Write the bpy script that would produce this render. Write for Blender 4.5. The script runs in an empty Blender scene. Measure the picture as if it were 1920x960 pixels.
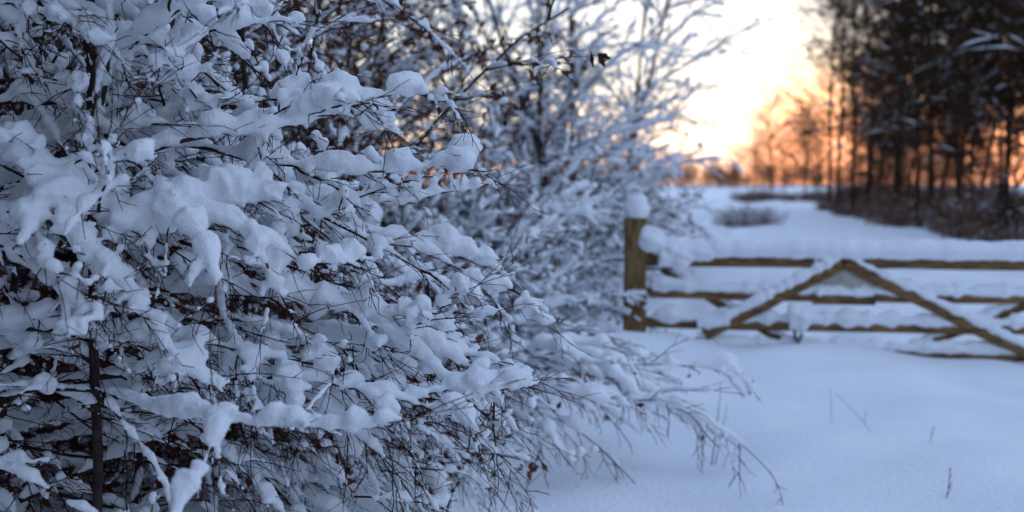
import bpy, math, numpy as np, time
from mathutils import Vector
T0=time.time()
rng=np.random.default_rng(7)
scene=bpy.context.scene
UP=np.array([0,0,1.0])
SUN_AZ=math.radians(21.5); SUN_EL=math.radians(2.2)

# ------------------------------------------------------------ materials
def newmat(name):
    m=bpy.data.materials.new(name); m.use_nodes=True
    nt=m.node_tree; b=nt.nodes['Principled BSDF']; return m,nt,b
def noise_mat(name,c1,c2,scale,rough=0.85,bump=0.0,bscale=None,detail=2,bdist=0.01,stretch=None,diffuse=False):
    m,nt,b=newmat(name)
    if diffuse:
        b2=nt.nodes.new('ShaderNodeBsdfDiffuse'); nt.links.new(b2.outputs[0],nt.nodes['Material Output'].inputs['Surface']); nt.nodes.remove(b); b=b2
    tc=nt.nodes.new('ShaderNodeTexCoord'); n=nt.nodes.new('ShaderNodeTexNoise')
    n.inputs['Scale'].default_value=scale; n.inputs['Detail'].default_value=detail
    vec=tc.outputs['Object']
    if stretch:
        mp=nt.nodes.new('ShaderNodeMapping'); mp.inputs['Scale'].default_value=stretch
        nt.links.new(vec,mp.inputs['Vector']); vec=mp.outputs['Vector']
    nt.links.new(vec,n.inputs['Vector'])
    r=nt.nodes.new('ShaderNodeValToRGB')
    r.color_ramp.elements[0].position=0.35; r.color_ramp.elements[1].position=0.65
    r.color_ramp.elements[0].color=(*c1,1); r.color_ramp.elements[1].color=(*c2,1)
    nt.links.new(n.outputs['Fac'],r.inputs['Fac']); nt.links.new(r.outputs['Color'],b.inputs[0])
    if not diffuse:
        b.inputs['Roughness'].default_value=rough
        b.inputs['Specular IOR Level'].default_value=0.25
    if bump>0:
        n2=nt.nodes.new('ShaderNodeTexNoise'); n2.inputs['Scale'].default_value=bscale or scale*4
        n2.inputs['Detail'].default_value=3
        nt.links.new(vec,n2.inputs['Vector'])
        bp=nt.nodes.new('ShaderNodeBump'); bp.inputs['Strength'].default_value=bump; bp.inputs['Distance'].default_value=bdist
        nt.links.new(n2.outputs['Fac'],bp.inputs['Height']); nt.links.new(bp.outputs['Normal'],b.inputs['Normal'])
    return m
M_snow=noise_mat('snow',(0.83,0.86,0.90),(0.88,0.90,0.93),3,0.7,0.7,140,detail=0,bdist=0.007,diffuse=True)
M_snow_far=noise_mat('snow_far',(0.82,0.85,0.89),(0.88,0.90,0.93),3,detail=0,diffuse=True)
M_ground=noise_mat('ground_snow',(0.80,0.84,0.89),(0.88,0.90,0.93),1.2,0.75,0.8,30,bdist=0.02,diffuse=True)
M_bark=noise_mat('bark',(0.018,0.012,0.011),(0.05,0.032,0.026),30,0.8)
M_twig=noise_mat('twig',(0.030,0.013,0.013),(0.07,0.032,0.027),20,detail=0,diffuse=True)
M_leaf=noise_mat('dead_leaf',(0.07,0.025,0.018),(0.17,0.065,0.04),9,detail=0,diffuse=True)
M_dark=noise_mat('dark_foliage',(0.034,0.022,0.013),(0.085,0.05,0.028),2,detail=0,diffuse=True)
M_trunk=noise_mat('trunk',(0.035,0.02,0.012),(0.08,0.045,0.028),4,detail=0,diffuse=True)
M_ash=noise_mat('ash_bark',(0.14,0.065,0.03),(0.28,0.14,0.07),4,detail=0,diffuse=True)
M_brush=noise_mat('brush',(0.09,0.042,0.026),(0.20,0.10,0.06),3,detail=0,diffuse=True)
M_wood=noise_mat('gate_wood',(0.085,0.045,0.019),(0.26,0.15,0.062),5,0.8,0.5,40,stretch=(1,6,9),bdist=0.004)
M_post=noise_mat('post_wood',(0.095,0.058,0.022),(0.28,0.165,0.065),6,0.85,0.6,40,stretch=(6,6,1),bdist=0.006)
M_sign=noise_mat('sign_board',(0.33,0.33,0.28),(0.46,0.45,0.38),8,0.7)
M_iron=noise_mat('iron',(0.03,0.03,0.03),(0.07,0.05,0.04),20,0.5)

# ------------------------------------------------------------ mesh helpers
def nrm(v): return v/np.maximum(np.linalg.norm(v,axis=-1,keepdims=True),1e-9)
def tubes(P,R,sides=6,flat=None):
    B,K,_=P.shape
    T=np.empty_like(P); T[:,1:-1]=P[:,2:]-P[:,:-2]; T[:,0]=P[:,1]-P[:,0]; T[:,-1]=P[:,-1]-P[:,-2]
    T=nrm(T)
    ref=np.where(np.abs(nrm(P[:,-1]-P[:,0])[:,2:3])>0.9,np.array([[1.0,0.1,0]]),np.array([[0,0,1.0]]))[:,None,:]
    S=nrm(np.cross(T,np.broadcast_to(ref,T.shape))); N=np.cross(S,T)
    a=np.arange(sides)/sides*2*np.pi
    ca,sa=np.cos(a),np.sin(a)
    f=1.0 if flat is None else flat
    V=P[:,:,None,:]+R[:,:,None,None]*(S[:,:,None,:]*ca[None,None,:,None]+N[:,:,None,:]*(sa*f)[None,None,:,None])
    V=V.reshape(-1,3)
    idx=np.arange(B*K*sides).reshape(B,K,sides)
    a0=idx[:,:-1,:]; a1=idx[:,1:,:]
    F=np.stack([a0,np.roll(a0,-1,2),np.roll(a1,-1,2),a1],-1).reshape(-1,4)
    caps=[]
    if sides==6:
        s=idx[:,0,:]; e=idx[:,-1,:]
        caps=[s[:,[3,2,1,0]],s[:,[5,4,3,0]],e[:,[0,1,2,3]],e[:,[0,3,4,5]]]
    elif sides==4:
        s=idx[:,0,:]; e=idx[:,-1,:]; caps=[s[:,::-1],e]
    if caps: F=np.concatenate([F]+caps)
    return V,F
class Acc:
    def __init__(s): s.V=[];s.F=[];s.M=[];s.n=0
    def add(s,V,F,m=0):
        if len(V)==0: return
        s.V.append(V); s.F.append(F+s.n); s.M.append(np.full(len(F),m,np.int32)); s.n+=len(V)
    def mesh(s,name,mats,smooth=True):
        V=np.concatenate(s.V).astype(np.float32);F=np.concatenate(s.F).astype(np.int32);M=np.concatenate(s.M)
        me=bpy.data.meshes.new(name)
        me.vertices.add(len(V)); me.vertices.foreach_set('co',V.ravel())
        me.loops.add(F.size); me.loops.foreach_set('vertex_index',F.ravel())
        me.polygons.add(len(F)); me.polygons.foreach_set('loop_start',np.arange(0,F.size,4,dtype=np.int32))
        for m in mats: me.materials.append(m)
        me.polygons.foreach_set('material_index',M)
        me.polygons.foreach_set('use_smooth',np.full(len(F),smooth,dtype=bool))
        me.update(calc_edges=True); me.validate()
        return me
def link(name,me,parent=None):
    o=bpy.data.objects.new(name,me); scene.collection.objects.link(o)
    if parent: o.parent=parent
    return o
def empty(name,loc=(0,0,0)):
    o=bpy.data.objects.new(name,None); scene.collection.objects.link(o); o.location=loc; o.empty_display_size=0.2
    return o
def remesh(me,voxel,disp=0.0,tsize=0.06,smooth=2):
    o=bpy.data.objects.new('tmp',me); scene.collection.objects.link(o)
    m=o.modifiers.new('r','REMESH'); m.mode='VOXEL'; m.voxel_size=voxel; m.use_smooth_shade=True
    if disp>0:
        t=bpy.data.textures.new('c','CLOUDS'); t.noise_scale=tsize; t.noise_depth=2
        d=o.modifiers.new('d','DISPLACE'); d.texture=t; d.strength=disp; d.mid_level=0.5
    if smooth:
        s=o.modifiers.new('s','SMOOTH'); s.factor=0.5; s.iterations=smooth
    dg=bpy.context.evaluated_depsgraph_get()
    out=bpy.data.meshes.new_from_object(o.evaluated_get(dg))
    mats=[x for x in me.materials]
    bpy.data.objects.remove(o); 
    out.materials.clear(); out.materials.append(mats[0])
    out.polygons.foreach_set('material_index',np.zeros(len(out.polygons),np.int32))
    out.polygons.foreach_set('use_smooth',np.ones(len(out.polygons),bool)); out.update()
    return out

# ------------------------------------------------------------ growth
def grow(S,D,L,K,wob,grav):
    B=len(S); d=nrm(D); P=[S]
    g=np.broadcast_to(np.asarray(grav,float),(B,))
    for k in range(K-1):
        d=d+rng.normal(0,wob,(B,3)); d[:,2]-=g; d=nrm(d)
        P.append(P[-1]+d*(L/(K-1))[:,None])
    return np.stack(P,1)
def kids(P,L,m,t0,t1,ang,ratio,roll,taper=0.65,jit=0.35,angj=0.2):
    B,K,_=P.shape
    t=np.linspace(t0,t1,m)[None]+rng.uniform(-.5,.5,(B,m))*(t1-t0)/max(m,1)
    t=np.clip(t,0.02,0.99); f=t*(K-1); i=np.minimum(f.astype(int),K-2); w=(f-i)[...,None]
    b=np.arange(B)[:,None]
    pos=P[b,i]*(1-w)+P[b,i+1]*w; tan=nrm(P[b,i+1]-P[b,i])
    side=nrm(np.cross(tan,UP)+np.array([1e-4,0,0])); up=np.cross(side,tan)
    sg=np.where((np.arange(m)[None]+rng.integers(0,2,(B,1)))%2==0,1.0,-1.0)
    ro=rng.normal(0,roll,(B,m)) if roll<3 else rng.uniform(0,6.28,(B,m))
    n=(side*np.cos(ro)[...,None]+up*np.sin(ro)[...,None])*sg[...,None]
    a=(ang+rng.normal(0,angj,(B,m)))[...,None]
    d=tan*np.cos(a)+n*np.sin(a)
    l=L[:,None]*ratio*(1-taper*t)*rng.uniform(1-jit,1+jit,(B,m))
    return pos.reshape(-1,3),d.reshape(-1,3),l.reshape(-1),t.reshape(-1)
def rad(P,r0,r1):
    B,K,_=P.shape; s=np.linspace(0,1,K)[None]
    r0=np.broadcast_to(np.asarray(r0,float),(B,))[:,None]; r1=np.broadcast_to(np.asarray(r1,float),(B,))[:,None]
    return r0*(1-s)+r1*s
def resample(P,K2):
    B,K,_=P.shape; f=np.linspace(0,K-1,K2); i=np.minimum(f.astype(int),K-2); w=(f-i)[None,:,None]
    return P[:,i]*(1-w)+P[:,i+1]*w
def snow_on(P,R,s,K2,gap=0.25,lump=0.35,vpow=1.0,env=0.12,rise=0.55,nlow=5,tail=1.02):
    P2=resample(P,K2); B=len(P2)
    R2=np.interp(np.linspace(0,1,K2),np.linspace(0,1,R.shape[1]),R.mean(0))[None]
    T=nrm(np.gradient(P2,axis=1)); h=np.sqrt(np.clip(1-T[...,2]**2,0,1))**vpow
    n=rng.normal(0,1,(B,K2+2)); n=(n[:,:-2]+2*n[:,1:-1]+n[:,2:])/2.45
    s=np.broadcast_to(np.asarray(s,float),(B,))[:,None]
    low=rng.normal(0,1,(B,nlow)); xs=np.linspace(0,nlow-1,K2); i=np.minimum(xs.astype(int),nlow-2); w=xs-i
    ln=low[:,i]*(1-w)+low[:,i+1]*w
    r=s*h*np.clip(1+lump*n,.25,2.0)
    gp=np.broadcast_to(np.asarray(gap,float),(B,))[:,None]
    g=1/(1+np.exp(-(ln+ (1-2*gp)*2.2)*3.5))
    r=r*g
    x=np.linspace(0,1,K2)[None]; e=np.clip(np.minimum(x+0.02,tail-x)/env,0,1)**0.5
    r=np.clip(r*e,0.0004,None)
    C=P2+UP*(R2[...,None]*0.4+rise*r[...,None])
    return C,r
def leaves(pts,size,jit,n):
    c=pts[rng.integers(0,len(pts),n)]+rng.normal(0,jit,(n,3))
    a=nrm(rng.normal(0,1,(n,3))); b=nrm(np.cross(a,rng.normal(0,1,(n,3))))
    s=size*rng.uniform(.6,1.3,(n,1))
    V=np.stack([c-a*s,c+b*s*.45,c+a*s,c-b*s*.45+np.cross(a,b)*s*.2],1).reshape(-1,3)
    return V,np.arange(4*n).reshape(-1,4)
def build(name,levels,snow,voxel,parent,disp=0.01,tsize=0.05,leafn=0,leafsize=.03,K2=(28,22,14,8),remesh_on=True,lump=.4):
    A=Acc(); S=Acc()
    for li,(P,R) in enumerate(levels):
        V,F=tubes(P,R,6 if li<2 else 4); A.add(V,F,0 if li<2 else 1)
        if snow[li] is not None:
            sz,gap=snow[li]
            C,r=snow_on(P,R,sz,K2[li],gap=gap,lump=lump)
            V,F=tubes(C,r,6 if remesh_on else 4,flat=0.85); S.add(V,F)
    if leafn:
        pts=levels[-1][0].reshape(-1,3); V,F=leaves(pts,leafsize,.02,leafn); A.add(V,F,2)
    me=A.mesh(name+'_wood',[M_bark,M_twig,M_leaf])
    sm=S.mesh(name+'_snow',[M_snow_far]) 
    if remesh_on: sm=remesh(sm,voxel,disp,tsize)
    return me,sm

# ------------------------------------------------------------ foreground beech shrub (2 - 4.5 m)
par=empty('beech_shrub')
bases=[];dirs=[];lens=[]
N=46
for i in range(N):
    y=rng.uniform(2.5,4.3); z=rng.uniform(0.25,2.6)
    x=rng.uniform(-2.3,-1.15)-0.25*(y-2.3)
    tx=rng.uniform(-0.95,-0.15) - max(0,z-1.6)*0.45 - max(0,.95-z)*.35
    if y<2.8: tx-=0.3
    az=math.radians(rng.uniform(-36,30)); el=math.radians(rng.uniform(-8,34))
    if y<2.9: az=abs(az)*.6-.05
    bases.append((x,y,z)); dirs.append((math.cos(az)*math.cos(el),math.sin(az)*math.cos(el),math.sin(el)))
    lens.append(max(0.6,(tx-x)/math.cos(az)/0.95))
SPEC=[((-1.35,2.65,1.5),(.8,-.05,.55),1.15),((-1.12,2.4,1.52),(.6,-.02,-.45),.5),((-1.5,2.95,1.75),(1,.02,-.02),1.4),
      ((-1.4,3.0,1.5),(1,0,.08),1.5),((-1.3,2.9,1.3),(1,.02,.16),1.38),((-1.4,3.1,1.15),(1,.0,.22),1.45),((-1.5,3.3,1.45),(1,-.1,.1),1.58),
      ((-1.3,3.3,1.0),(1,-.05,.25),1.35),((-1.2,2.8,1.05),(1,.1,.15),1.05),((-1.45,3.4,1.75),(1,-.05,.05),1.35)]
for b,d,l in SPEC: bases.append(b);dirs.append(d);lens.append(l)
S0=np.array(bases);D0=np.array(dirs,float);L0=np.array(lens)
P0=grow(S0,D0,L0,12,0.10,0.042); R0=rad(P0,0.011,0.002)
s1,d1,l1,t1=kids(P0,L0,9,.10,.97,.75,.44,.65); l1=np.clip(l1,.12,.62)
P1=grow(s1,d1,l1,8,.13,.05); R1=rad(P1,.0045,.0014)
s2,d2,l2,t2=kids(P1,l1,5,.15,.95,.75,.5,.7); l2=np.clip(l2,.05,.30)
P2=grow(s2,d2,l2,6,.13,.04); R2=rad(P2,.0022,.0010)
s3,d3,l3,t3=kids(P2,l2,2,.3,.98,.6,.6,.9); l3=np.clip(l3,.04,.14)
P3=grow(s3,d3,l3,4,.10,.03); R3=rad(P3,.0013,.0008)
s4,d4,l4,_=kids(P1,l1,2,.90,.99,.22,.7,1.2,taper=0); l4=np.clip(l4,.08,.28)
P4=grow(s4,d4,l4,7,.09,.03); R4=rad(P4,.0014,.0008)
s5,d5,l5,_=kids(P4,l4,3,.3,.9,.6,.35,1.2,taper=.3); P5=grow(s5,d5,l5,3,.08,.02); R5=rad(P5,.0010,.0007)
n=60
SQ=np.stack([rng.uniform(-1.3,-.45,n),rng.uniform(2.7,4.4,n),rng.uniform(.5,1.3,n)],1)
SQ[:,0]+=(SQ[:,1]-2.7)*.12
DQ=np.stack([rng.uniform(.3,1,n),rng.uniform(-.5,.3,n),rng.uniform(-.5,.25,n)],1);LQ=rng.uniform(.4,.8,n)
PQ=grow(SQ,DQ,LQ,10,.07,.09);RQ=rad(PQ,.0035,.0010)
s,d,lq1,_=kids(PQ,LQ,7,.1,.97,.65,.45,1.2);PQ1=grow(s,d,lq1,6,.1,.06);RQ1=rad(PQ1,.0019,.0009)
s,d,lq2,_=kids(PQ1,lq1,2,.2,.97,.6,.5,1.2);PQ2=grow(s,d,lq2,4,.1,.05);RQ2=rad(PQ2,.0012,.0008)
st=np.array([(-1.16,2.72,0),(-1.75,3.2,0),(-1.95,2.7,0),(-1.55,3.9,0),(-2.1,3.4,0),(-1.25,4.3,0)],float)
sd=np.array([(.02,0,1),(.02,.05,1),(-.05,0,1),(.1,0,1),(0,0,1),(.1,0,1)],float)
PS=grow(st,sd,np.full(6,3.1),12,.05,0); RS=rad(PS,.015,.009)
sS,dS,lS,_=kids(PS,np.full(6,3.1),9,.45,.97,.6,.25,9)
PT=grow(sS,dS,lS,8,.09,-.02); RT=rad(PT,.008,.002)
def zg(P,base): 
    z=P[:,:,2].mean(1); return np.clip(base+(1.1-z)*.32,base-.05,.64)
w0=rng.lognormal(math.log(.0250),.3,len(P0)); w0[N]=.040; w0[N+1]=.033
g0=zg(P0,.20); g0[N]=.02; g0[N+1]=.02
A=Acc();S=Acc()
for li,(P,R,sz,gp,k2) in enumerate([(P0,R0,w0,g0,44),(P1,R1,rng.lognormal(math.log(.0180),.40,len(P1)),zg(P1,.30),25),
        (P2,R2,rng.lognormal(math.log(.0120),.44,len(P2)),zg(P2,.41),12),(P3,R3,rng.uniform(.003,.009,len(P3)),zg(P3,.6),7)]):
    V,F=tubes(P,R,6 if li<2 else 4);A.add(V,F,0 if li<1 else 1)
    C,r=snow_on(P,R,sz,k2,gap=gp,lump=.58,nlow=7 if li<2 else 4,tail=.96)
    V,F=tubes(C,r,6,flat=.85);S.add(V,F)
for P,R in [(PQ,RQ),(PQ1,RQ1),(PQ2,RQ2),(P4,R4),(P5,R5)]:
    V,F=tubes(P,R,4);A.add(V,F,1)
C,r=snow_on(PQ,RQ,rng.uniform(.010,.026,n),26,gap=.45,lump=.5,nlow=7);V,F=tubes(C,r,6);S.add(V,F)
C,r=snow_on(PQ1,RQ1,rng.uniform(.008,.018,len(PQ1)),12,gap=.6,lump=.5,nlow=5);V,F=tubes(C,r,6);S.add(V,F)
C,r=snow_on(P4,R4,rng.uniform(.005,.012,len(P4)),10,gap=.6,lump=.5,nlow=4);V,F=tubes(C,r,6);S.add(V,F)
V,F=tubes(resample(PS,30),resample(np.stack([RS]*3,-1),30)[...,0],6);A.add(V,F,0)
V,F=tubes(PT,RT,6);A.add(V,F,0)
C,r=snow_on(PT,RT,.024,24,gap=.25,lump=.5);V,F=tubes(C,r,6);S.add(V,F)
sel=np.concatenate([s1[rng.random(len(s1))<.5],s2[rng.random(len(s2))<.09]])
sel=sel[(sel[:,2]>.85)|(rng.random(len(sel))<.4)]
m=len(sel);th=np.linspace(-.98,.98,7);pr=np.clip(rng.lognormal(math.log(.027),.40,m),0,.055)
ax_=nrm(np.stack([rng.normal(0,1,m),rng.normal(0,1,m),rng.normal(0,.2,m)],1))
PP=sel[:,None,:]+ax_[:,None,:]*(th[None,:,None]*pr[:,None,None]*1.4)+UP*(pr*.45)[:,None,None]
V,F=tubes(PP,pr[:,None]*np.sqrt(1-th**2)[None],6,flat=.8);S.add(V,F)
sel=P2.reshape(-1,3); sel=sel[rng.integers(0,len(sel),400)]
V,F=leaves(sel,.020,.01,110);A.add(V,F,2)
link('branches',A.mesh('shrub_branches',[M_bark,M_twig,M_leaf]),par)
sm=remesh(S.mesh('shrub_snow',[M_snow]),.0080,.018,.032,1)
print('fg snow faces',len(sm.polygons),time.time()-T0)
link('snow_load',sm,par)

# ------------------------------------------------------------ hedge shrub templates
def shrub_template(name,h,r,nm,voxel,leafn,snows,seed,gapadd=0):
    global rng
    rng=np.random.default_rng(seed)
    az=rng.uniform(0,2*np.pi,nm); 
    S=np.stack([np.cos(az)*.12,np.sin(az)*.12,rng.uniform(0,.25,nm)],1)
    el=np.radians(rng.uniform(28,80,nm)); D=np.stack([np.cos(az)*np.cos(el),np.sin(az)*np.cos(el),np.sin(el)],1)
    L=rng.uniform(.7,1.15,nm)*np.where(el>1,h,r*1.35)
    P0=grow(S,D,L,12,.08,.07);R0=rad(P0,.016,.004)
    s,d,l,_=kids(P0,L,9,.2,.97,.75,.42,.8);P1=grow(s,d,l,8,.12,.05);R1=rad(P1,.006,.002)
    s,d,l2,_=kids(P1,l,6,.15,.95,.75,.5,.7);P2=grow(s,d,l2,5,.12,.04);R2=rad(P2,.003,.0015)
    s,d,l3,_=kids(P2,l2,2,.3,.95,.65,.6,.9);P3=grow(s,d,l3,3,.12,.04);R3=rad(P3,.002,.0012)
    lv=[(P0,R0),(P1,R1),(P2,R2),(P3,R3)]
    sn=[(rng.lognormal(math.log(.028),.25,len(P0))*snows,.15+gapadd),(rng.lognormal(math.log(.023),.3,len(P1))*snows,.28+gapadd),(rng.lognormal(math.log(.016),.35,len(P2))*snows,.4+gapadd),None]
    return build(name,lv,sn,voxel,None,disp=.018,tsize=.07,leafn=leafn,K2=(34,20,9),lump=.5)
SH=[shrub_template('shrubA',2.6,1.3,26,.017,400,1.05,11,.02),shrub_template('shrubB',2.3,1.45,24,.017,900,1.1,12,.02),shrub_template('shrubC',3.2,1.3,28,.018,4500,.72,13,.16)]
print('shrubs',[len(s[1].polygons) for s in SH],time.time()-T0)
hedge=empty('hedgerow')
def put(parent,tpl,x,y,rot,sc,z=0,nm=('branches','snow_load')):
    for n,me in zip(nm,tpl):
        if me is None: continue
        o=link(n,me,parent); o.location=(x,y,z); o.rotation_euler=(0,0,rot); o.scale=(sc,sc,sc)
H=[(-1.7,5.0,2,.95),(-1.35,5.9,1,.88),(-1.0,6.9,0,.9),(-.75,8.0,1,.92),(-.45,9.2,0,.95),(-.15,10.8,1,1.0),(.3,12.3,0,1.0),(.7,14.5,0,1.05),(1.0,17,1,1.2),
   (-2.9,4.6,2,1),(-2.6,6,2,1),(-2.4,7.5,2,1.1),(-2.0,9.3,2,1.1),(-1.6,11.4,2,1.15),(-3.9,5.6,2,1.2),(-3.6,8.5,2,1.3),(1.3,20,2,1.3)]
for i,(x,y,k,s) in enumerate(H): put(hedge,SH[k],x,y,i*2.4,s)

# ------------------------------------------------------------ trees (bare, snowy)
def tree_template(name,h,seed,nl,spread,leafn,snowk,stems=4):
    global rng
    rng=np.random.default_rng(seed)
    az=np.arange(stems)*2.4+rng.uniform(0,1,stems)
    S=np.stack([np.cos(az)*.1,np.sin(az)*.1,0*az],1)
    D=np.stack([np.cos(az)*.28,np.sin(az)*.28,1+0*az],1); L=rng.uniform(.8,1.05,stems)*h
    P0=grow(S,D,L,14,.06,-.01);R0=rad(P0,.06*h/7,.012)
    s,d,l,_=kids(P0,L,nl,.14,.97,.85,spread,9,taper=.6);P1=grow(s,d,l,10,.08,.01);R1=rad(P1,.022*h/7,.006)
    s,d,l2,_=kids(P1,l,8,.15,.97,.7,.45,.9);P2=grow(s,d,l2,7,.10,.015);R2=rad(P2,.008,.004)
    s,d,l3,_=kids(P2,l2,5,.15,.97,.65,.5,1.0);P3=grow(s,d,l3,4,.1,.02);R3=rad(P3,.0045,.002)
    lv=[(P0,R0),(P1,R1),(P2,R2),(P3,R3)]
    sn=[(.05*snowk,.5),(rng.uniform(.035,.06,len(P1))*snowk,.2),(rng.uniform(.025,.042,len(P2))*snowk,.3),(rng.uniform(.012,.024,len(P3))*snowk,.5)]
    return build(name,lv,sn,.02,None,leafn=leafn,leafsize=.035,K2=(24,18,10,5),remesh_on=False)
TR=[tree_template('treeA',6.5,21,12,.42,3500,.95),tree_template('treeB',7.5,22,12,.44,300,1.0),tree_template('treeC',6,23,12,.45,8000,.62)]
print('trees',time.time()-T0)
for i,(x,y,k,s,r) in enumerate([(-2.9,7.4,2,.75,0.3),(-4.6,6.8,2,.9,2.0),(-1.9,10.5,0,.8,1.0),(-4.0,10.5,2,1.1,4),(.7,14.5,1,.85,2.2),(-3.2,15,2,1.1,.6),
                                (-6.5,13,2,1.3,3),(1.5,18,1,.85,4.1),(-.3,16,1,.75,1.9)]):
    e=empty('beech_tree'); put(e,TR[k],0,0,0,1,nm=('branches','snow_load')); e.location=(x,y,0); e.rotation_euler=(0,0,r); e.scale=(s,s,s)

# ------------------------------------------------------------ woodland on the right
def wood_template(name,h,seed,bare,nl=46,lr=.2,clump=16000,snow=True,mat=None,ang=1.15,t3=5,lsz=.055,lean=.02,snag=14,t2=9,grav=.02):
    global rng
    rng=np.random.default_rng(seed)
    A=Acc()
    P0=grow(np.zeros((1,3)),np.array([[lean,lean,1.]]),np.array([h]),14,.03,0);R0=rad(P0,h*.008,.02);V,F=tubes(P0,R0,6);A.add(V,F,0)
    s,d,l,_=kids(P0,np.array([h]),nl,bare,.98,ang,lr,9,taper=.6,angj=.35);P1=grow(s,d,l,8,.14,grav);R1=rad(P1,.03,.008);V,F=tubes(P1,R1,4);A.add(V,F,0)
    s,d,l2,_=kids(P1,l,t2,.2,.98,.75,.45,1.2);P2=grow(s,d,l2,5,.12,.02);R2=rad(P2,.012,.005);V,F=tubes(P2,R2,4);A.add(V,F,0)
    s,d,l3,_=kids(P2,l2,t3,.2,.98,.7,.5,1.2);P3=grow(s,d,l3,3,.1,.02);R3=rad(P3,.007,.003);V,F=tubes(P3,R3,4);A.add(V,F,0)
    if clump:
        V,F=leaves(P3.reshape(-1,3),lsz,.06,clump);A.add(V,F,1)
    s,d,l4,_=kids(P0,np.array([h]),snag,.05,bare,1.2,.12,9);P4=grow(s,d,l4,7,.12,.05);V,F=tubes(P4,rad(P4,.012,.004),4);A.add(V,F,0)
    s,d,l5,_=kids(P4,l4,7,.1,.95,.8,.5,1.2);P5=grow(s,d,l5,4,.1,.05);V,F=tubes(P5,rad(P5,.006,.003),4);A.add(V,F,0)
    if snow:
        C,r=snow_on(P1,R1,rng.uniform(.015,.035,len(P1)),24,gap=.64,lump=.5,nlow=10);V,F=tubes(C,r,4);A.add(V,F,2)
        C,r=snow_on(P2,R2,rng.uniform(.012,.026,len(P2)),7,gap=.70,lump=.4);V,F=tubes(C,r,4);A.add(V,F,2)
    return A.mesh(name,[mat or M_trunk,M_dark,M_snow_far])
WT=[wood_template('woodA',14,31,.31,lr=.22,snag=13),wood_template('woodB',13,32,.28,lr=.24,snag=13,grav=.05),wood_template('woodC',15,33,.35,lr=.21,snag=16)]
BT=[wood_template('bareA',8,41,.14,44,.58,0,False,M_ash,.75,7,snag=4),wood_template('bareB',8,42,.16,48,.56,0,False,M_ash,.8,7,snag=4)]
BW=wood_template('bareW',14,43,.22,44,.36,5000,True,None,.8,6,.04)
UB=wood_template('understory',5,45,.05,36,.42,3500,True,None,.8,5,.05,snag=4)
WL=wood_template('bank_and_blocker_wood',12,44,.12,40,.28,8000,False,None,1.1,2,.20,snag=4,t2=5)
rng=np.random.default_rng(5)
wood=empty('woodland')
line=[(11.4,17),(13.6,28),(16.6,44),(21.4,66),(35,96),(90,190)]
cum=[0]
for a,b in zip(line[:-1],line[1:]): cum.append(cum[-1]+math.dist(a,b))
def along(s):
    for i in range(len(line)-1):
        if s<=cum[i+1] or i==len(line)-2:
            w=(s-cum[i])/(cum[i+1]-cum[i]); return [line[i][0]*(1-w)+line[i+1][0]*w,line[i][1]*(1-w)+line[i+1][1]*w]
s=0;cnt=0
while s<cum[-1]:
    for row in range(4 if s<cum[2] else (3 if s<cum[3] else 2)):
        x,y=along(s+rng.uniform(-1.2,1.2)); x+=.9+row*2.4+rng.uniform(-1.2,1.2); y+=rng.uniform(-1,1)
        u=rng.random()
        tm=BW if u<(.40 if row==0 else .12) else (UB if u>.88 else WT[rng.integers(0,3)])
        sc=rng.uniform(.8,1.2)
        if tm is UB: sc*=.7
        if s>cum[3]+2:
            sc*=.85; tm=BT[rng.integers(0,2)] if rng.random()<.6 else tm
        o=link('woodland_tree_part',tm,wood);  o.location=(x,y,-.1)
        o.rotation_euler=(rng.normal(0,.06),rng.normal(0,.06),rng.uniform(0,6.28)); o.scale=(sc,sc,sc); cnt+=1
    s+=2.7+s*.036+(2 if s>cum[3] else 0)
for x,y,sc in [(18.6,57,1.05),(20.4,64,1.15),(16.4,48,.95)]:
    o=link('woodland_tree_part',BW,wood); o.location=(x,y,0); o.scale=(sc,sc,sc); o.rotation_euler=(0,0,x)
print('wood',cnt)
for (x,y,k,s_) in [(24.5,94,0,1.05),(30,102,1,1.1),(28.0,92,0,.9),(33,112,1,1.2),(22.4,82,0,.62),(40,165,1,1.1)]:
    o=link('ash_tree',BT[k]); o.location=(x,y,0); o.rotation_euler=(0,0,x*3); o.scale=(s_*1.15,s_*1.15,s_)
def brush_template(name,seed,h,n,gp):
    global rng
    rng=np.random.default_rng(seed)
    az=rng.uniform(0,6.28,n);rr=rng.uniform(0,.9,n)
    S=np.stack([np.cos(az)*rr,np.sin(az)*rr,0*az-.05],1);D=rng.normal(0,.35,(n,3));D[:,2]=1
    L=rng.uniform(.5,1.1,n)*h;P0=grow(S,D,L,7,.1,.05);A=Acc();V,F=tubes(P0,rad(P0,.010,.004),4);A.add(V,F,0)
    s,d,l,_=kids(P0,L,6,.2,.97,.6,.4,9);P1=grow(s,d,l,5,.1,.05);V,F=tubes(P1,rad(P1,.007,.003),4);A.add(V,F,0)
    C,r=snow_on(P0,rad(P0,.008,.003),.022,10,gap=gp);V,F=tubes(C,r,4);A.add(V,F,1)
    C,r=snow_on(P1,rad(P1,.008,.003),.02,6,gap=gp);V,F=tubes(C,r,4);A.add(V,F,1)
    return A.mesh(name,[M_brush,M_snow_far])
BR=[brush_template('brushA',51,1.3,90,.80),brush_template('brushB',52,1.0,110,.80)]
BS=brush_template('brushS',53,1.0,110,.55)
rng=np.random.default_rng(6)
verge=empty('verge_undergrowth')
s=0
while s<cum[-1]:
    for row in range(2):
        x,y=along(s+rng.uniform(-.6,.6)); x+=-.8+row*1.5+rng.uniform(-.5,.5)
        o=link('brush',BR[rng.integers(0,2)],verge); sc=rng.uniform(.7,1.25)*(0.6+.6*row); o.location=(x,y,0); o.rotation_euler=(0,0,rng.uniform(0,6.28)); o.scale=(sc,sc,sc)
    s+=1.4+s*.02
bb=empty('bramble_bush')
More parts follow.
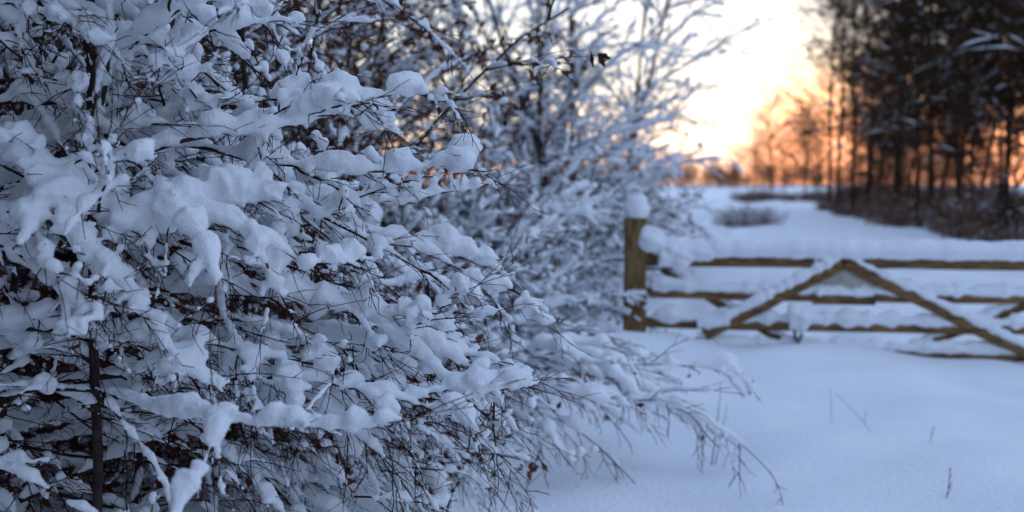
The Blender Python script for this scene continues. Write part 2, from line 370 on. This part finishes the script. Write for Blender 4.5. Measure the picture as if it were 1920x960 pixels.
for x,y,sc in [(8.5,39,.85),(9.3,40,1.05),(10,39.5,.9),(9.0,38.6,.7)]:
    o=link('stems',BS,bb); o.location=(x,y,0); o.scale=(sc*.95,sc*.95,sc*.8)
rushes=empty('field_hedge')
for i in range(44):
    x=rng.uniform(20,48); y=95+rng.uniform(-8,8)
    o=link('stems',BR[i%2],rushes); o.location=(x,y,0); o.scale=(1.6,1.6,.8); o.rotation_euler=(0,0,i)
far=empty('distant_trees')
for i in range(95):
    x=rng.uniform(30,190); y=430+rng.uniform(-40,60)
    o=link('tree_mass',BT[i%2],far); sc=rng.uniform(.7,1.6); o.location=(x,y,-1); o.scale=(sc*1.4,sc*1.4,sc); o.rotation_euler=(0,0,i)
lw=empty('bank_and_sky_blockers')
LB=[(rng.uniform(-22,-6),rng.uniform(15,32),-3.0) for i in range(22)]+[(-4.2,1.2,-1),(-5.2,3.4,-1),(-6,5.4,-1),(-4.0,-1.2,-1),(-7.5,1,0),(-8,8.5,-1),(-9,5,0),(-3.4,-4.0,-1),(-7,-4,0),(-10,12,-1),(-4.4,5.0,-1),(-1.8,-6.5,-1)]  # random ones: background bank; hand-listed ones: out-of-view trees added to darken the left
for i,(x,y,z) in enumerate(LB):
    o=link('bank_or_blocker_tree',WL,lw); sc=rng.uniform(.7,.98); o.location=(x,y,z); o.rotation_euler=(0,0,i*1.7); o.scale=(sc,sc,sc)

# ------------------------------------------------------------ ground
def hgt(x,y):
    h=0.05*np.sin(x*1.1+.7*y)+.04*np.sin(y*1.7-x*.6+1)+.022*np.sin(3.1*x+2.3*y)+.018*np.sin(5.3*x-3.7*y+2)*np.sin(2.1*y+x)
    near=np.exp(-((y-9.1)/.8)**2)
    h=h+near*.13*np.exp(-((x-2.9)/.6)**2)
    h+=.22*np.exp(-((x-.9)/.7)**2-((y-9.0)/.9)**2)
    h+=.25/(1+np.exp((x+.6-.1*y)*2.5))
    cx=2.6+(y-9)*.12+((y-9)**2)*.0019
    for off in (-.75,.75):
        h-=.14*np.exp(-((x-cx-off)/.24)**2)*(y>10.5)*(y<80)
    h=np.where(y>150,h*0,h)
    return h
gy=np.concatenate([np.arange(-6,4,.25),np.arange(4,16,.07),np.arange(16,60,.3),np.geomspace(60,3000,60)])
gx=np.concatenate([-np.geomspace(3000,8,50),np.arange(-7.8,-2,.2),np.arange(-2,7,.07),np.arange(7,20,.25),np.geomspace(20.5,3000,55)])
X,Y=np.meshgrid(gx,gy); Z=hgt(X,Y)
V=np.stack([X,Y,Z],-1).reshape(-1,3); nx,ny=len(gx),len(gy)
I=np.arange(nx*ny).reshape(ny,nx); F=np.stack([I[:-1,:-1],I[:-1,1:],I[1:,1:],I[1:,:-1]],-1).reshape(-1,4)
G=Acc();G.add(V,F); link('snow_ground',G.mesh('snow_ground',[M_ground]))

# ------------------------------------------------------------ gate
def box(A,p0,p1,hh,th,m=0,nseg=8,wob=.004,seed=0):
    r=np.random.default_rng(seed+100)
    p0=np.array(p0,float);p1=np.array(p1,float);t=nrm(p1-p0);n=nrm(np.cross(np.array([0,-1.,0]),t)); n=n if n[2]>0 else -n
    b=np.array([0,1.,0])
    c=.006
    prof=[(-hh/2+c,-th/2),(hh/2-c,-th/2),(hh/2,-th/2+c),(hh/2,th/2-c),(hh/2-c,th/2),(-hh/2+c,th/2),(-hh/2,th/2-c),(-hh/2,-th/2+c)]
    V=[]
    for k in range(nseg+1):
        c0=p0+(p1-p0)*k/nseg+ r.normal(0,wob,3)*np.array([0,.4,1])
        for (u,v) in prof: V.append(c0+n*u+b*v)
    V=np.array(V); idx=np.arange(len(V)).reshape(nseg+1,8)
    F=np.stack([idx[:-1],np.roll(idx[:-1],-1,1),np.roll(idx[1:],-1,1),idx[1:]],-1).reshape(-1,4)
    for e in (idx[0][::-1],idx[-1]):
        F=np.concatenate([F,[[e[0],e[1],e[2],e[3]],[e[0],e[3],e[4],e[7]],[e[4],e[5],e[6],e[7]]]])
    A.add(V,F,m)
gate=empty('wooden_gate',(1.23,9.45,0)); gate.rotation_euler=(0,0,math.atan(-.15))
def glink(n,me): return link(n,me,gate)
W=3.85
A=Acc()
zt,z2,z3,z4=.885,.565,.285,.04
box(A,(0.0,0,zt),(W,0,zt),.125,.07,seed=1)
box(A,(0.0,0,z2),(W,0,z2),.10,.03,seed=2);box(A,(0.0,0,z3),(W,0,z3),.10,.03,seed=3);box(A,(0.0,0,z4),(W,0,z4),.10,.03,seed=4)
glink('rails',A.mesh('rails',[M_wood],False))
A=Acc()
box(A,(.0,0.0,-.1),(.0,0.0,zt+.15),.08,.065,seed=5); box(A,(W,0,-.1),(W,0,zt+.02),.09,.065,seed=6)
hp=np.array([[[.03,0,1.06],[.15,0,1.02],[.3,0,.95],[.45,0,.91]]]);V,F=tubes(resample(hp,10),np.full((1,10),.04),6);A.add(V,F)
glink('stiles',A.mesh('stiles',[M_wood],False))
A=Acc()
ax=1.85
box(A,(ax-.02,-.055,zt-.02),(.60,-.055,.18),.11,.032,seed=7); box(A,(ax+.02,-.058,zt-.02),(W-.32,-.058,.04),.11,.032,seed=8)
glink('front_braces',A.mesh('fb',[M_wood],False))
A=Acc()
box(A,(.20,.055,.80),(1.40,.055,.08),.09,.03,seed=9); box(A,(2.45,.055,.05),(W-.05,.055,.66),.09,.03,seed=10)
glink('back_braces',A.mesh('bb',[M_wood],False))
A=Acc();box(A,(ax-.27,-.028,.70),(ax+.29,-.028,.70),.24,.014,seed=11,wob=0);glink('sign_board',A.mesh('sb',[M_sign],False))
A=Acc();box(A,(ax-.27,-.031,.53),(ax+.29,-.031,.53),.085,.02,seed=12,wob=0);glink('sign_batten',A.mesh('sbb',[M_wood],False))
A=Acc()
V,F=tubes(np.array([[[-.02,-.1,.8],[.1,-.05,.8],[.4,-.045,.8]]]),np.full((1,3),.012),6);A.add(V,F)
V,F=tubes(np.array([[[1.42,-.06,.33],[1.42,-.09,.2],[1.45,-.09,.12],[1.48,-.09,.2],[1.47,-.06,.33]]]),np.full((1,5),.016),6);A.add(V,F)
glink('ironwork',A.mesh('iron',[M_iron]))
rng=np.random.default_rng(77)
S=Acc()
def srow(p0,p1,r,K=60,lump=.2,gap=.05,flat=1.0,rise=.3):
    P=np.array([[np.array(p0,float)*(1-t)+np.array(p1,float)*t for t in np.linspace(0,1,8)]])
    R=np.full((1,8),.001)
    C,rr=snow_on(P,R,r,K,gap=gap,lump=lump,env=.03,rise=rise)
    V,F=tubes(C,rr,6,flat=flat);S.add(V,F)
for yy in (-.03,.03): srow((.3,yy,zt+.09),(W,yy,zt+.09),.075,90,.08,-.6,1.3)
for z in (z2,z3,z4):
    srow((.1,0,z+.055),(W,0,z+.055),.044,90,.3,.0,1.4); srow((.1,-.02,z+.052),(W,-.02,z+.052),.03,90,.4,.2,1.2)
srow((ax-.05,-.06,zt+.035),(.60,-.06,.24),.046,60,.25,-.05,1.2); srow((ax+.05,-.06,zt+.035),(W-.32,-.06,.10),.042,60,.3,.1,1.2)
srow((.20,.055,.84),(1.40,.055,.13),.038,60,.2,.1,1.2); srow((2.45,.055,.10),(W-.05,.055,.71),.038,60,.2,.1,1.2)
srow((ax-.24,-.05,.59),(ax+.27,-.05,.59),.034,30,.3,.0,1.0)
for p0,p1,r in [((-.02,-.08,1.10),(.48,-.02,.88),.125),((.15,-.02,.98),(.68,-.02,.94),.10),((-.02,-.1,1.10),(.2,-.03,.96),.10),((.16,-.04,.92),(.44,-.02,.82),.13),((.08,-.03,.68),(.45,-.03,.64),.06),((1.35,-.1,.42),(1.54,-.1,.34),.085),((1.37,-.08,.30),(1.52,-.08,.25),.075),((.53,-.05,.27),(.83,-.05,.31),.06)]:
    srow(p0,p1,r,16,.12,-.5,1.0,.2)
glink('gate_snow',remesh(S.mesh('gs',[M_snow]),.012,.018,.08,2))

post=empty('gate_post',(1.17,9.42,0))
zz=np.linspace(-.3,1.28,14)
B=Acc()
sd_=12;a=np.arange(sd_)/sd_*2*np.pi+.2
V=[]
for k,z in enumerate(zz):
    rr=.108*(1+.02*math.sin(5*z)) 
    for t in a:
        q=1/(abs(math.cos(t))**4+abs(math.sin(t))**4)**.25; V.append((math.cos(t)*rr*q*.97,math.sin(t)*rr*q*.97,z))
V.append((0,0,1.285));V=np.array(V);idx=np.arange(14*sd_).reshape(14,sd_)
F=np.stack([idx[:-1],np.roll(idx[:-1],-1,1),np.roll(idx[1:],-1,1),idx[1:]],-1).reshape(-1,4)
top=idx[-1];c=14*sd_
F=np.concatenate([F,[[top[i],top[(i+1)%sd_],top[(i+2)%sd_],c] for i in range(0,sd_,2)]])
B.add(V,F);link('timber',B.mesh('post',[M_post],False),post)
S=Acc()
th=np.linspace(-.98,.98,14)
for (z,r) in [(1.36,.128),(1.42,.11)]:
    for k in range(4):
        ax3=np.array([math.cos(k*.785),math.sin(k*.785),0]) if k<3 else np.array([0,0,1.])
        P=(np.array([0.005,0,z])+ax3*(th*r)[:,None])[None]; V,F=tubes(P,(r*np.sqrt(1-th**2))[None],6);S.add(V,F)
P=np.stack([np.linspace(-.1,.1,6),np.full(6,-.1),np.full(6,.58)],1)[None];V,F=tubes(P,np.array([[.02,.03,.035,.03,.03,.02]]),6);S.add(V,F)
link('snow_cap',remesh(S.mesh('ps',[M_snow]),.010,.012,.1,5),post)

# ------------------------------------------------------------ weeds poking through the snow
def weed(x,y,h,lean,nk,r=.003):
    global rng
    g=float(hgt(np.array(x),np.array(y)))
    A=Acc();P=grow(np.array([[x,y,g-.05]]),np.array([[lean,0,1.]]),np.array([h+.05]),8,.05,0);V,F=tubes(P,rad(P,r,.0012),6);A.add(V,F,0)
    if nk:
        s,d,l,_=kids(P,np.array([h]),nk,.3,.95,.5,.4,9);P1=grow(s,d,l,5,.08,.0);V,F=tubes(P1,rad(P1,.0018,.001),4);A.add(V,F,0)
    link('weed_stem',A.mesh('weed',[M_twig]))
rng=np.random.default_rng(9)
for a in [(1.20,5.9,.5,.13,0,.004),(1.22,5.92,.38,.2,0,.003),(2.15,6.6,.26,-.02,0,.0012),(2.35,6.3,.33,-.9,2,.0015),(2.55,6.0,.10,.4,3,.002),(2.2,4.95,.16,.1,8,.003),(0.05,4.9,.3,.3,4),(.2,5.0,.25,-.2,3)]: weed(*a)
rng=np.random.default_rng(15)
n=18
S0=np.stack([rng.uniform(-.45,.2,n),rng.uniform(5.0,6.6,n),rng.uniform(.35,.75,n)],1)
D0=np.stack([np.full(n,1.),rng.uniform(-.6,.1,n),rng.uniform(.1,.45,n)],1);L0=rng.uniform(.5,1.05,n)
S0[:5,0]=rng.uniform(.15,.35,5);L0[:5]=rng.uniform(.95,1.25,5);S0[:5,1]=rng.uniform(5.2,6.0,5);S0[:5,2]=rng.uniform(.4,.6,5)
P0=grow(S0,D0,L0,10,.06,.10);R0=rad(P0,.005,.0018)
s,d,l,_=kids(P0,L0,8,.1,.97,.65,.45,.9);P1=grow(s,d,l,6,.1,.10);R1=rad(P1,.003,.0014)
s,d,l2,_=kids(P1,l,4,.3,.97,.6,.5,.9);P2=grow(s,d,l2,4,.1,.08);R2=rad(P2,.002,.001)
me,sm=build('spray',[(P0,R0),(P1,R1),(P2,R2)],[(rng.uniform(.025,.05,n),.38),(rng.uniform(.012,.026,len(P1)),.5),(rng.uniform(.008,.014,len(P2)),.7)],.013,None,leafn=30,leafsize=.03,K2=(26,14,8),lump=.5)
sp=empty('arching_sapling');link('branches',me,sp);link('snow_load',sm,sp)

# ------------------------------------------------------------ light
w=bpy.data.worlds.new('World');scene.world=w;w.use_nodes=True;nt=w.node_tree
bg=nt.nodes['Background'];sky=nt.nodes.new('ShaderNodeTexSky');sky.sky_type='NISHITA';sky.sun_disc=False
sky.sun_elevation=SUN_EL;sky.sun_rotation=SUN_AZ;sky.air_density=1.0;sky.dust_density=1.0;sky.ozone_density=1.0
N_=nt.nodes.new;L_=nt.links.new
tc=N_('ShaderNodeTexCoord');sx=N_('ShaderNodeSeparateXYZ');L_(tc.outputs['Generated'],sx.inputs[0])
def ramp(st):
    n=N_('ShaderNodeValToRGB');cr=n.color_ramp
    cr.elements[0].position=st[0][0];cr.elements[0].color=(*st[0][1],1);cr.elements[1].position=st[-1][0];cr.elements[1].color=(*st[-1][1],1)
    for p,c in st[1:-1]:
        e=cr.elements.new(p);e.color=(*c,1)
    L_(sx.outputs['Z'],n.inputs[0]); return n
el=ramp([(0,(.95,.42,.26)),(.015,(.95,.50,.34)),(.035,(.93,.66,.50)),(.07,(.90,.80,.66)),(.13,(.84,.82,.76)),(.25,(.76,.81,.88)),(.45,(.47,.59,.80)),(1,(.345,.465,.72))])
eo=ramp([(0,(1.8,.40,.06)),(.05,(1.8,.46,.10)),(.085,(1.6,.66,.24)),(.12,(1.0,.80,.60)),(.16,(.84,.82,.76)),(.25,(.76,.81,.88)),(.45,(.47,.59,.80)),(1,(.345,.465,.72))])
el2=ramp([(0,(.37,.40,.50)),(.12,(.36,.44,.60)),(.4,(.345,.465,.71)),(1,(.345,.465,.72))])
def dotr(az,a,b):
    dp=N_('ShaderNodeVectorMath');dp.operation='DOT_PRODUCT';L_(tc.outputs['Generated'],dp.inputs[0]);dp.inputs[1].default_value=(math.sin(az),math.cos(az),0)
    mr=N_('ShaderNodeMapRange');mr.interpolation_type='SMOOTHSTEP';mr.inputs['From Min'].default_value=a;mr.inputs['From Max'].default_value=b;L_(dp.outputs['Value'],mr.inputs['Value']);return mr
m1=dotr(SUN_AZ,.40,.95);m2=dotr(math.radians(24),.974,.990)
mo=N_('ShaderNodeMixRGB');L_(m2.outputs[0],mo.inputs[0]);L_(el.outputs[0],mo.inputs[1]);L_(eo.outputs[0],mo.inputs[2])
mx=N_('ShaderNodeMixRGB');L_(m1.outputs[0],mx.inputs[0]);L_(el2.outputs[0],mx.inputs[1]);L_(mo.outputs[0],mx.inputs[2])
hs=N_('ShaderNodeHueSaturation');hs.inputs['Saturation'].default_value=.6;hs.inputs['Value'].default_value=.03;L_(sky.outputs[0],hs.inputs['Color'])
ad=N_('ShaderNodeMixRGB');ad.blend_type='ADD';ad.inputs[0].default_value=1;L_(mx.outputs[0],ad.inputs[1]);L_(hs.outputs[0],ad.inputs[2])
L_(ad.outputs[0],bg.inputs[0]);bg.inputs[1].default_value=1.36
sun=bpy.data.lights.new('sun','SUN');sun.energy=.5;sun.angle=math.radians(.6);sun.color=(1,.62,.34)
so=bpy.data.objects.new('sun',sun);scene.collection.objects.link(so)
dv=Vector((math.sin(SUN_AZ)*math.cos(SUN_EL),math.cos(SUN_AZ)*math.cos(SUN_EL),math.sin(SUN_EL)))
so.rotation_euler=dv.to_track_quat('Z','Y').to_euler()

cam=bpy.data.cameras.new('camera');co=bpy.data.objects.new('camera',cam);scene.collection.objects.link(co);scene.camera=co
co.location=(0,0,1.6);co.rotation_euler=(math.radians(90-4.13),0,0);cam.lens=35;cam.sensor_width=36;cam.clip_end=6000;cam.clip_start=.05
cam.dof.use_dof=True;cam.dof.focus_distance=2.85;cam.dof.aperture_fstop=1.8
scene.view_settings.view_transform='Standard';scene.view_settings.look='None';scene.view_settings.exposure=0
print('done',time.time()-T0)
